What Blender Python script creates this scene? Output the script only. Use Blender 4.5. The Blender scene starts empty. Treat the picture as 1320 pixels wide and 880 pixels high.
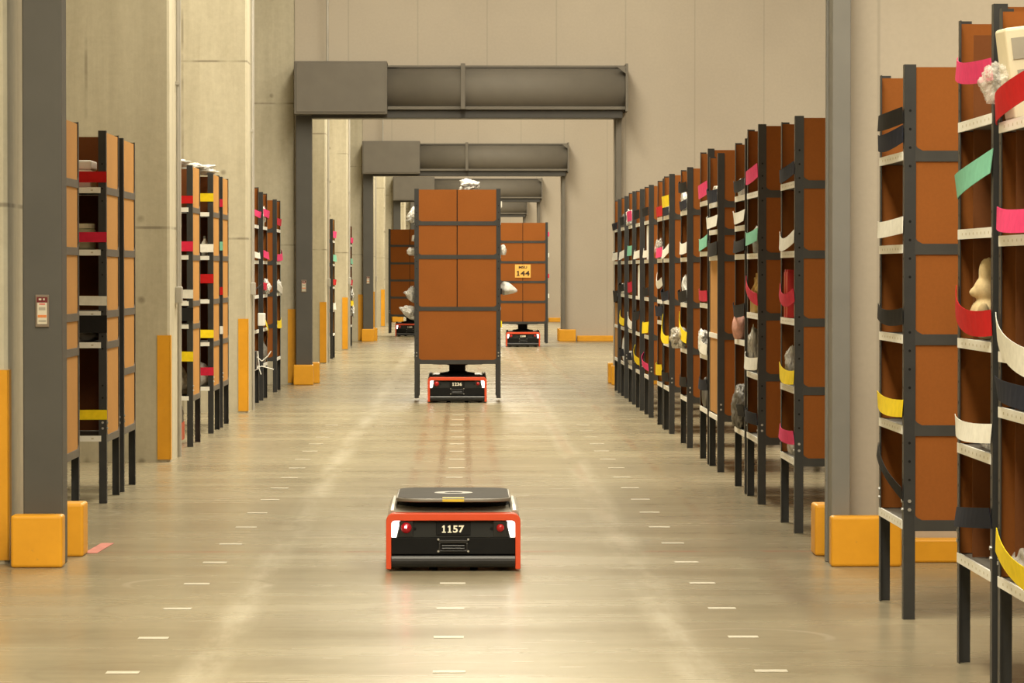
import bpy, bmesh, math, random
from mathutils import Vector, Matrix, noise as mnoise
random.seed(7)
C = bpy.context.scene.collection
SC = bpy.context.scene
F, VX, VY, H = 4450.0, 597.0, 348.5, 1.61      # focal length in pixels, vanishing point, eye height
def X_at(px, d): return (px-VX)*d/F
def Z_at(py, d): return H-(py-VY)*d/F

# ------------------------------------------------------------------ materials
def new_mat(name):
    m = bpy.data.materials.new(name); m.use_nodes = True
    nt = m.node_tree
    return m, nt, nt.nodes['Principled BSDF']
class N:
    """small helper for shader maths"""
    def __init__(s, nt): s.nt = nt
    def n(s, t, **kw):
        nd = s.nt.nodes.new(t)
        for k, v in kw.items(): setattr(nd, k, v)
        return nd
    def link(s, a, b): s.nt.links.new(a, b)
    def m(s, op, a, b=None, c=None, clamp=False):
        nd = s.n('ShaderNodeMath', operation=op); nd.use_clamp = clamp
        for i, v in enumerate((a, b, c)):
            if v is None: continue
            if hasattr(v, 'links'): s.link(v, nd.inputs[i])
            else: nd.inputs[i].default_value = v
        return nd.outputs[0]
    def noise(s, vec, scale, detail=4, rough=.55, sc3=None):
        if sc3:
            mp = s.n('ShaderNodeMapping'); mp.inputs['Scale'].default_value = sc3
            s.link(vec, mp.inputs[0]); vec = mp.outputs[0]
        nd = s.n('ShaderNodeTexNoise'); nd.inputs['Scale'].default_value = scale
        nd.inputs['Detail'].default_value = detail; nd.inputs['Roughness'].default_value = rough
        s.link(vec, nd.inputs['Vector']); return nd.outputs['Fac']
    def mix(s, fac, a, b, mode='MIX'):
        nd = s.n('ShaderNodeMix', data_type='RGBA', blend_type=mode)
        for sock, v in ((nd.inputs[0], fac), (nd.inputs[6], a), (nd.inputs[7], b)):
            if hasattr(v, 'links'): s.link(v, sock)
            elif isinstance(v, (int, float)): sock.default_value = v
            else: sock.default_value = (*v[:3], 1)
        return nd.outputs[2]
    def ramp(s, fac, lo, hi, a=0., b=1.):
        nd = s.n('ShaderNodeMapRange'); nd.clamp = True
        s.link(fac, nd.inputs[0])
        for i, v in enumerate((lo, hi, a, b)): nd.inputs[i+1].default_value = v
        return nd.outputs[0]
    def bump(s, h, strength, dist, bsdf):
        nd = s.n('ShaderNodeBump'); nd.inputs['Strength'].default_value = strength; nd.inputs['Distance'].default_value = dist
        s.link(h, nd.inputs['Height']); s.link(nd.outputs[0], bsdf.inputs['Normal'])
def simple(name, col, rough=.5, metal=0., spec=.5, var=.12, scale=6., emit=0., coat=0.):
    m, nt, b = new_mat(name); k = N(nt)
    tc = k.n('ShaderNodeTexCoord').outputs['Object']
    f = k.ramp(k.noise(tc, scale, 5), .3, .7)
    lo = [c*(1-var) for c in col]; hi = [min(1, c*(1+var)) for c in col]
    k.link(k.mix(f, lo, hi), b.inputs['Base Color'])
    b.inputs['Roughness'].default_value = rough; b.inputs['Metallic'].default_value = metal
    b.inputs['Specular IOR Level'].default_value = spec
    b.inputs['Coat Weight'].default_value = coat
    if emit:
        b.inputs['Emission Color'].default_value = (*col, 1); b.inputs['Emission Strength'].default_value = emit
    return m
M = {}
def cardboard(name, col, var=.07):
    m, nt, b = new_mat(name); k = N(nt)
    tc = k.n('ShaderNodeTexCoord').outputs['Object']
    big = k.noise(tc, 2.2, 4); fine = k.noise(tc, 60, 3, .7)
    f = k.m('ADD', k.m('MULTIPLY', big, .55), k.m('MULTIPLY', fine, .45))
    f = k.ramp(f, .35, .65)
    lo = [c*(1-var) for c in col]; hi = [c*(1+var) for c in col]
    k.link(k.mix(f, lo, hi), b.inputs['Base Color'])
    b.inputs['Roughness'].default_value = .85; b.inputs['Specular IOR Level'].default_value = .2
    k.bump(fine, .1, .002, b)
    return m
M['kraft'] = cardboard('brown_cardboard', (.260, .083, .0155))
M['kraft_shaded'] = cardboard('brown_cardboard_shaded', (.16, .055, .016))  # inner cardboard, darkened to carry the shade inside the bins
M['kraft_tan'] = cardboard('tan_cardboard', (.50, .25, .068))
M['post'] = simple('dark_slate_steel', (.040, .041, .042), .42, .3, .5, .12, 9)
M['bar'] = simple('dark_grey_steel_bar', (.048, .047, .045), .5, .2, .4, .12, 9)
M['bar_light'] = simple('grey_steel_bar', (.13, .12, .105), .5, .2, .4, .12, 9)
M['hole'] = simple('dark_hole', (.008, .008, .008), .8, 0, .2, .02)
M['bolt'] = simple('zinc_bolt', (.55, .55, .53), .35, .8, .5, .1)
M['shelfsteel'] = simple('grey_shelf_steel', (.20, .19, .17), .5, .3, .4, .1)
M['gate'] = simple('grey_painted_steel', (.168, .152, .128), .7, .1, .45, .06, 3)
M['gate_post'] = simple('darker_grey_painted_steel', (.092, .088, .080), .5, .1, .4, .06, 3)
M['gate_dark'] = simple('dark_grey_painted_steel', (.055, .052, .048), .5, .1, .45, .08, 3)
M['gate_light'] = simple('light_grey_painted_steel', (.205, .20, .188), .5, .1, .4, .06, 3)
M['conduit'] = simple('galvanised_conduit', (.48, .46, .42), .45, .4, .5, .08, 4)
M['white'] = simple('white_plastic', (.88, .875, .83), .5, 0, .4, .04)
M['cream'] = simple('cream_card', (.72, .65, .48), .7, 0, .3, .06)
M['grey'] = simple('mid_grey_plastic', (.24, .24, .24), .55, 0, .4, .1)
M['black'] = simple('satin_black_plastic', (.012, .012, .013), .35, 0, .5, .2, 8)
M['black_matt'] = simple('matt_black_plastic', (.007, .007, .007), .7, 0, .18, .2, 8)
M['panel_black'] = simple('smoked_black_panel', (.011, .0115, .010), .5, 0, .22, .1, 8)
M['orange'] = simple('orange_red_frame', (.70, .080, .024), .4, 0, .5, .05, 6)
M['shell'] = simple('grey_gloss_shell', (.42, .39, .33), .38, 0, .5, .06, 4)
M['plate'] = simple('dark_turntable_plate', (.045, .038, .030), .6, .0, .05, .12, 14)
M['rim'] = simple('light_turntable_rim_and_highlight', (.22, .20, .17), .4, .3, .5, .05)
M['sticker'] = simple('yellow_sticker', (.75, .52, .04), .5)
M['lamp_white'] = simple('lit_white_lamp', (1., .97, .92), .4, emit=1.6, var=.01)
M['lamp_red_on'] = simple('lit_red_lamp', (.34, .005, .012), .25, emit=.10, var=.02)
M['lamp_red_off'] = simple('red_lamp_lens', (.42, .012, .012), .25, emit=.12, var=.05)
M['lamp_hot'] = simple('hot_spot_of_lamp', (1., .16, .20), .3, emit=90., var=.01)
M['number'] = simple('cream_numerals', (.86, .82, .68), .5, var=.02)
M['plushcream'] = simple('cream_plush', (.60, .47, .27), .95, 0, .1, .15, 40)
M['plushpink'] = simple('pink_plush', (.72, .40, .33), .95, 0, .1, .15, 40)
M['redpack'] = simple('red_carton', (.55, .02, .015), .45, 0, .4, .1)
M['gold'] = simple('gold_bottle', (.55, .36, .10), .3, .5, .5, .1)
M['greybag'] = simple('dark_grey_bag_fabric', (.15, .14, .125), .6, 0, .4, .25, 12)
M['signyellow'] = simple('yellow_sign_paper', (.83, .46, .10), .6, var=.03)
M['ink'] = simple('dark_brown_ink', (.05, .025, .012), .7, var=.05)
M['signred'] = simple('dark_red_band', (.13, .008, .012), .5, var=.1)
M['paper'] = simple('paper_notice', (.60, .55, .44), .6, var=.05)
M['notice_edge'] = simple('notice_holder_plastic', (.20, .155, .115), .5, var=.05)
M['inkred'] = simple('red_print', (.60, .06, .06), .6, var=.1)
M['inkorange'] = simple('orange_print', (.62, .20, .06), .6, var=.1)
M['inkgrey'] = simple('grey_print', (.35, .32, .26), .6, var=.1)
M['tape'] = simple('pink_floor_tape', (.55, .17, .13), .6, var=.2, scale=14)
M['marker'] = simple('white_floor_sticker', (.52, .48, .385), .5, var=.12, scale=30)
M['teal_blob'] = simple('pale_green_jar', (.45, .43, .28), .4, var=.15)
M['cable'] = simple('black_cable', (.012, .012, .012), .5)
STR = {'red': (.55, .012, .014), 'crimson': (.62, .02, .06), 'pink': (.80, .055, .20), 'teal': (.20, .52, .38),
       'white': (.80, .79, .73), 'yellow': (.88, .66, .015), 'navy': (.012, .015, .030), 'black': (.013, .012, .012)}
for c, v in STR.items():
    M['strap_'+c] = simple(c+'_elastic_strap', v, .8, 0, .2, .08, 25)
def plastic(name, col, alpha, rough=.3):
    m, nt, b = new_mat(name); k = N(nt)
    tc = k.n('ShaderNodeTexCoord').outputs['Object']
    f = k.noise(tc, 14, 5, .65)
    k.link(k.mix(k.ramp(f, .3, .7), [c*.85 for c in col], col), b.inputs['Base Color'])
    b.inputs['Roughness'].default_value = rough
    k.link(k.ramp(f, .3, .7, alpha*.75, min(1, alpha*1.25)), b.inputs['Alpha'])
    k.bump(f, .6, .02, b)
    return m
M['bag'] = plastic('white_plastic_bag', (.93, .92, .88), .96)
M['clear'] = plastic('clear_crinkled_plastic', (.86, .83, .76), .34, .15)
M['smoke'] = plastic('greyish_clear_plastic', (.68, .65, .58), .66, .2)

def concrete():
    m, nt, b = new_mat('cast_concrete'); k = N(nt)
    pos = k.n('ShaderNodeNewGeometry').outputs['Position']
    sep = k.n('ShaderNodeSeparateXYZ'); k.link(pos, sep.inputs[0])
    x, y, z = sep.outputs
    big = k.noise(pos, .9, 6, .6, (1, 1, .55))
    streak = k.noise(pos, 1.0, 5, .65, (5.5, 5.5, .35))
    fine = k.noise(pos, 14, 5, .7)
    f = k.m('ADD', k.m('ADD', k.m('MULTIPLY', big, .42), k.m('MULTIPLY', streak, .36)), k.m('MULTIPLY', fine, .22))
    col = k.mix(k.ramp(f, .36, .64), (.40, .36, .265), (.60, .555, .43))
    # form joints every 1.95 m up and 0.6 m across
    def line(v, period, off, half):
        a = k.m('FRACT', k.m('DIVIDE', k.m('ADD', v, off), period))
        dist = k.m('MULTIPLY', k.m('ABSOLUTE', k.m('SUBTRACT', a, .5)), period)
        return k.ramp(dist, half*.4, half, 1, 0)
    lines = k.m('MAXIMUM', line(z, 2.0, 1.0-1.97+8, .016), k.m('MULTIPLY', line(x, .92, .46+3.165+.92*12, .017), .8))
    jn = k.ramp(k.noise(pos, 3, 3), .35, .6)
    col = k.mix(k.m('MULTIPLY', k.m('MULTIPLY', lines, jn), .8), col, (.22, .19, .14))
    # tie holes
    def cell(v, period, off):
        a = k.m('FRACT', k.m('DIVIDE', k.m('ADD', v, off), period))
        return k.m('MULTIPLY', k.m('SUBTRACT', a, .5), period)
    hx = cell(x, .46, .23+3.165+.46*20); hz = cell(z, .68, .34+.68*4)
    dd = k.m('SQRT', k.m('ADD', k.m('MULTIPLY', hx, hx), k.m('MULTIPLY', hz, hz)))
    hole = k.ramp(dd, .014, .04, 1, 0)
    hn = k.ramp(k.noise(pos, 1.3, 2), .47, .56)
    col = k.mix(k.m('MULTIPLY', k.m('MULTIPLY', hole, hn), .6), col, (.15, .12, .08))
    k.link(col, b.inputs['Base Color'])
    b.inputs['Roughness'].default_value = .85; b.inputs['Specular IOR Level'].default_value = .25
    k.bump(f, .25, .02, b)
    return m
M['concrete'] = concrete()

def wallpanel():
    m, nt, b = new_mat('beige_wall_panel'); k = N(nt)
    pos = k.n('ShaderNodeNewGeometry').outputs['Position']
    sep = k.n('ShaderNodeSeparateXYZ'); k.link(pos, sep.inputs[0])
    x = sep.outputs[0]
    big = k.noise(pos, .5, 4); fine = k.noise(pos, 30, 3)
    f = k.m('ADD', k.m('MULTIPLY', big, .7), k.m('MULTIPLY', fine, .3))
    col = k.mix(k.ramp(f, .35, .65), (.445, .388, .318), (.505, .447, .367))
    a = k.m('FRACT', k.m('DIVIDE', k.m('ADD', x, .75+.95*20), .98))
    dist = k.m('MULTIPLY', k.m('ABSOLUTE', k.m('SUBTRACT', a, .5)), .98)
    seam = k.ramp(dist, .004, .013, 1, 0)
    col = k.mix(k.m('MULTIPLY', seam, .28), col, (.22, .20, .16))
    k.link(col, b.inputs['Base Color']); b.inputs['Roughness'].default_value = .6
    b.inputs['Specular IOR Level'].default_value = .3
    return m
M['wall'] = wallpanel()

def yellowpaint():
    m, nt, b = new_mat('yellow_safety_paint'); k = N(nt)
    pos = k.n('ShaderNodeNewGeometry').outputs['Position']
    f = k.noise(pos, 5, 5, .6); s = k.noise(pos, 26, 4, .7)
    col = k.mix(k.ramp(f, .3, .7), (.73, .335, .014), (.82, .385, .018))
    col = k.mix(k.m('MULTIPLY', k.ramp(s, .66, .74), .45), col, (.42, .22, .05))
    k.link(col, b.inputs['Base Color']); b.inputs['Roughness'].default_value = .45
    return m
M['yellow'] = yellowpaint()

def floor_mat():
    m, nt, b = new_mat('polished_concrete_floor'); k = N(nt)
    pos = k.n('ShaderNodeNewGeometry').outputs['Position']
    sep = k.n('ShaderNodeSeparateXYZ'); k.link(pos, sep.inputs[0])
    x, y, z = sep.outputs
    n1 = k.noise(pos, .55, 6, .6); n2 = k.noise(pos, 1.2, 5, .65, (1.0, .35, 1))
    n3 = k.noise(pos, 9, 5, .7); n4 = k.noise(pos, .8, 5, .7, (.25, 1.6, 1))
    f = k.m('ADD', k.m('ADD', k.m('MULTIPLY', n1, .3), k.m('MULTIPLY', n2, .22)), k.m('ADD', k.m('MULTIPLY', n3, .16), k.m('MULTIPLY', n4, .32)))
    col = k.mix(k.ramp(f, .37, .63), (.255, .220, .146), (.372, .328, .222))
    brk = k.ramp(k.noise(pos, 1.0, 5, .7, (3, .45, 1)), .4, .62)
    def track(xc, half, soft):
        d = k.m('ABSOLUTE', k.m('SUBTRACT', x, xc))
        return k.ramp(d, half, half+soft, 1, 0)
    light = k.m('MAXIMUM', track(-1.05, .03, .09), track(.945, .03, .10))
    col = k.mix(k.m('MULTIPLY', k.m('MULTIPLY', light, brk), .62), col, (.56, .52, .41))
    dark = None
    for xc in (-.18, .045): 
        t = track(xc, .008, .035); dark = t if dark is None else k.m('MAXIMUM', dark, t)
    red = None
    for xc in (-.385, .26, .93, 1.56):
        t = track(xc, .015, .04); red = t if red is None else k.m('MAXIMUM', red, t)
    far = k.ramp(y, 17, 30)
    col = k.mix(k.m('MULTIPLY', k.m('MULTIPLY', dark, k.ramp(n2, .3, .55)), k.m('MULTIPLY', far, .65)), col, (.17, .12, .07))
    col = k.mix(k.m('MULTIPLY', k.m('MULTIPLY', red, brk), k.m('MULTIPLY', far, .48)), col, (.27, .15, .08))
    # turning scuffs: rings about the marker grid
    def cell(v, off):
        a = k.m('FRACT', k.m('DIVIDE', k.m('ADD', v, off), 1.3))
        return k.m('MULTIPLY', k.m('SUBTRACT', a, .5), 1.3)
    cx = cell(x, .65+.06+13); cy = cell(y, .65-13.81+26)
    dd = k.m('SQRT', k.m('ADD', k.m('MULTIPLY', cx, cx), k.m('MULTIPLY', cy, cy)))
    ring = k.ramp(k.m('ABSOLUTE', k.m('SUBTRACT', dd, .37)), .012, .03, 1, 0)
    rn = k.ramp(k.noise(pos, .75, 3), .5, .62)
    rl = k.ramp(k.noise(k.m('ADD', x, 0) if False else pos, .6, 2, .5, (1, .9, 1)), .5, .56)
    col = k.mix(k.m('MULTIPLY', k.m('MULTIPLY', ring, rn), .30), col, k.mix(rl, (.20, .155, .09), (.56, .52, .42)))
    # wear and rack shade painted into the slab where no robot drives
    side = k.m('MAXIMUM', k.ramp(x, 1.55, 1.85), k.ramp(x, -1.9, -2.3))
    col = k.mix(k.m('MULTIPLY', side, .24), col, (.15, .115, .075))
    # smudges along the edge of the rack field
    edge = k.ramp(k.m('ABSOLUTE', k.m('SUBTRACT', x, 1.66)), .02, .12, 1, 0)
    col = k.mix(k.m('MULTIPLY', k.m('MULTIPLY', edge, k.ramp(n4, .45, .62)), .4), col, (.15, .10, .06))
    # sawn joints across and the worn red line at the gate
    def xline(y0, half, colr, amt):
        nonlocal col
        d = k.m('ABSOLUTE', k.m('SUBTRACT', y, y0))
        col = k.mix(k.m('MULTIPLY', k.ramp(d, half*.5, half, 1, 0), amt), col, colr)
    for y0 in (24.4, 32.7, 36.0, 39.4, 52, 60, 70, 84): xline(y0, .05, (.20, .155, .09), .45)
    d = k.m('ABSOLUTE', k.m('SUBTRACT', y, 19.76))
    rline = k.m('MULTIPLY', k.ramp(d, .03, .08, 1, 0), k.ramp(k.noise(pos, 2.2, 4, .7), .42, .62))
    col = k.mix(k.m('MULTIPLY', rline, .5), col, (.36, .13, .075))
    # dark stains
    st = k.ramp(k.noise(pos, 2.6, 6, .72), .64, .74)
    col = k.mix(k.m('MULTIPLY', st, .28), col, (.19, .13, .075))
    k.link(col, b.inputs['Base Color'])
    k.link(k.ramp(n4, .35, .65, .22, .30), b.inputs['Roughness'])
    b.inputs['Specular IOR Level'].default_value = .20
    k.bump(k.noise(pos, 3.5, 4, .6), .012, .01, b)
    return m
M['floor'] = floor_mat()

# ------------------------------------------------------------------ mesh helpers
class MB:
    def __init__(s): s.v = []; s.f = []; s.mi = []; s.cur = 0; s.smooth = False; s.sm = []
    def add(s, vs, fs):
        o = len(s.v); s.v += [tuple(p) for p in vs]
        for f in fs: s.f.append([i+o for i in f]); s.mi.append(s.cur); s.sm.append(s.smooth)
    def box(s, x0, x1, y0, y1, z0, z1):
        s.add([(x0,y0,z0),(x1,y0,z0),(x1,y1,z0),(x0,y1,z0),(x0,y0,z1),(x1,y0,z1),(x1,y1,z1),(x0,y1,z1)],
              [(3,2,1,0),(4,5,6,7),(0,1,5,4),(1,2,6,5),(2,3,7,6),(3,0,4,7)]); return s
    def prism(s, poly, axis, a, b):
        """poly: 2D outline; extruded along axis from a to b. x:(y,z) y:(x,z) z:(x,y)"""
        def P(p, t): return (t,p[0],p[1]) if axis=='x' else (p[0],t,p[1]) if axis=='y' else (p[0],p[1],t)
        n = len(poly)
        vs = [P(p,a) for p in poly]+[P(p,b) for p in poly]
        fs = [tuple(range(n))[::-1], tuple(range(n,2*n))]+[(i,(i+1)%n,n+(i+1)%n,n+i) for i in range(n)]
        s.add(vs, fs); return s
    def tube(s, pts, r, n=8, caps=True):
        rings = []; pts = [Vector(p) for p in pts]
        for i, p in enumerate(pts):
            t = (pts[min(i+1,len(pts)-1)]-pts[max(i-1,0)]).normalized()
            u = t.cross(Vector((0,0,1)) if abs(t.z)<.9 else Vector((1,0,0))).normalized(); w = t.cross(u)
            rr = r[i] if isinstance(r,(list,tuple)) else r
            rings.append([p+(u*math.cos(2*math.pi*k/n)+w*math.sin(2*math.pi*k/n))*rr for k in range(n)])
        vs = [q for R in rings for q in R]; fs = []
        for i in range(len(rings)-1):
            for k in range(n):
                fs.append((i*n+k, i*n+(k+1)%n, (i+1)*n+(k+1)%n, (i+1)*n+k))
        if caps: fs += [tuple(range(n))[::-1], tuple(range((len(rings)-1)*n, len(rings)*n))]
        s.add(vs, fs); return s
    def lathe(s, prof, c=(0,0,0), n=16):
        vs = []; fs = []
        for r, z in prof:
            for k in range(n):
                a = 2*math.pi*k/n; vs.append((c[0]+r*math.cos(a), c[1]+r*math.sin(a), c[2]+z))
        for i in range(len(prof)-1):
            for k in range(n): fs.append((i*n+k, i*n+(k+1)%n, (i+1)*n+(k+1)%n, (i+1)*n+k))
        fs += [tuple(range(n))[::-1], tuple(range((len(prof)-1)*n, len(prof)*n))]
        s.add(vs, fs); return s
    def disc(s, c, r, axis, n=8, flip=False):
        vs = []
        for k in range(n):
            a = 2*math.pi*k/n; u, w = r*math.cos(a), r*math.sin(a)
            vs.append((c[0],c[1]+u,c[2]+w) if axis=='x' else (c[0]+u,c[1],c[2]+w) if axis=='y' else (c[0]+u,c[1]+w,c[2]))
        s.add(vs, [tuple(range(n))]); return s
    def mesh(s, name, mats):
        me = bpy.data.meshes.new(name); me.from_pydata(s.v, [], s.f)
        for mm in (mats if isinstance(mats,(list,tuple)) else [mats]): me.materials.append(mm)
        for p, i, sm in zip(me.polygons, s.mi, s.sm): p.material_index = i; p.use_smooth = sm
        bm = bmesh.new(); bm.from_mesh(me); bmesh.ops.recalc_face_normals(bm, faces=bm.faces); bm.to_mesh(me); bm.free()
        me.update(); return me
def link(name, me, parent=None, loc=None, rot=None):
    o = bpy.data.objects.new(name, me); C.objects.link(o)
    if parent: o.parent = parent
    if loc is not None: o.location = loc
    if rot is not None: o.rotation_euler = rot
    return o
def obj(name, mb, mats, parent=None, bevel=0, loc=None, rot=None, seg=2):
    o = link(name, mb.mesh(name, mats), parent, loc, rot)
    if bevel:
        md = o.modifiers.new('bevel', 'BEVEL'); md.width = bevel; md.segments = seg; md.limit_method = 'ANGLE'; md.angle_limit = .6
    return o
def tag(o, label, cat, group=None):
    o['label'] = label; o['category'] = cat
    if group: o['group'] = group
    return o
def thing(name, label, cat, loc=(0,0,0), rz=0, group=None):
    o = bpy.data.objects.new(name, None); C.objects.link(o)
    o.location = loc; o.rotation_euler = (0,0,rz); o.empty_display_size = .1
    return tag(o, label, cat, group)
def struct(name, mb, m, bevel=0):
    o = obj(name, mb, m, None, bevel); o['kind'] = 'structure'; return o
_glyphs = {}
def text_mesh(txt, size, ext=.0015):
    key = (txt, size)
    if key in _glyphs: return _glyphs[key]
    cu = bpy.data.curves.new('numerals', 'FONT'); cu.body = txt; cu.size = size; cu.extrude = ext
    cu.align_x = 'CENTER'; cu.align_y = 'CENTER'; cu.offset = size*.03
    to = bpy.data.objects.new('numerals_source', cu); C.objects.link(to)
    dg = bpy.context.evaluated_depsgraph_get()
    me = bpy.data.meshes.new_from_object(to.evaluated_get(dg))
    C.objects.unlink(to); bpy.data.objects.remove(to)
    _glyphs[key] = me; return me
def numeral_mesh(txt, size):
    """bold numerals set one by one; the 1 has a flag and a foot"""
    mb = MB(); adv = size*.56; hh = size*.70
    for i, ch in enumerate(txt):
        cx = (i-(len(txt)-1)/2)*adv
        if ch == '1':
            w = size*.075; f = size*.19; t = size*.10
            poly = [(-f,-hh/2),(f,-hh/2),(f,-hh/2+t),(w,-hh/2+t),(w,hh/2),(-w*.6,hh/2),(-f*.95,hh/2-t*1.1),(-f*.95,hh/2-t*2.2),(-w,hh/2-t*1.6),(-w,-hh/2+t),(-f,-hh/2+t)]
            mb.prism([(x+cx, y) for x, y in poly], 'z', -.0015, .0015)
        else:
            me = text_mesh(ch, size); zs = [v.co.y for v in me.vertices]; k = hh/(max(zs)-min(zs)); c0 = (max(zs)+min(zs))/2
            mb.add([(v.co.x*1.05+cx, (v.co.y-c0)*k, v.co.z) for v in me.vertices], [tuple(p.vertices) for p in me.polygons])
    return mb.mesh('numerals', [])
def text(name, txt, size, m, parent, loc, rot, sx=1.):
    me = numeral_mesh(txt, size) if txt.isdigit() else text_mesh(txt, size).copy(); me.materials.clear(); me.materials.append(m)
    o = link(name, me, parent, loc, rot); o.scale = (sx, 1, 1); return o
def rounded(w, h, r, n=5, cx=0, cy=0):
    out = []
    for qx, qy, a0 in ((1,1,0),(-1,1,90),(-1,-1,180),(1,-1,270)):
        for i in range(n+1):
            a = math.radians(a0+90*i/n)
            out.append((cx+qx*(w/2-r)+r*math.cos(a), cy+qy*(h/2-r)+r*math.sin(a)))
    return out

# ------------------------------------------------------------------ building
def drift(d): return .0029*(d-19)            # the building runs a touch askew to the robot grid
Y0, Y1 = -6., 168.
HC = 9.2
fl = MB().add([(-4.6,Y0,0),(9.5,Y0,0),(9.5,Y1,0),(-4.6,Y1,0)], [(0,1,2,3)])
mb = MB(); mb.add([(-4.6,Y0,0),(9.5,Y0,0),(9.5,Y1,0),(-4.6,Y1,0),(-4.6,Y0,-.2),(9.5,Y0,-.2),(9.5,Y1,-.2),(-4.6,Y1,-.2)],
                  [(0,1,2,3),(7,6,5,4),(0,4,5,1),(1,5,6,2),(2,6,7,3),(3,7,4,0)])
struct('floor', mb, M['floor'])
M['ceiling'] = simple('grey_ceiling_sheet', (.42, .40, .36), .7)
struct('ceiling', MB().box(-4.6, 9.5, Y0, Y1, HC, HC+.2), M['ceiling'])
struct('wall_left', MB().box(-4.8, -4.6, Y0, Y1, 0, HC), M['concrete'])
struct('wall_right', MB().box(9.5, 9.7, Y0, Y1, 0, HC), M['wall'])
struct('wall_far', MB().box(-4.6, 9.5, Y1, Y1+.2, 0, HC), M['wall'])
struct('wall_behind', MB().box(-4.6, 9.5, Y0-.2, Y0, 0, HC), M['wall'])

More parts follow.
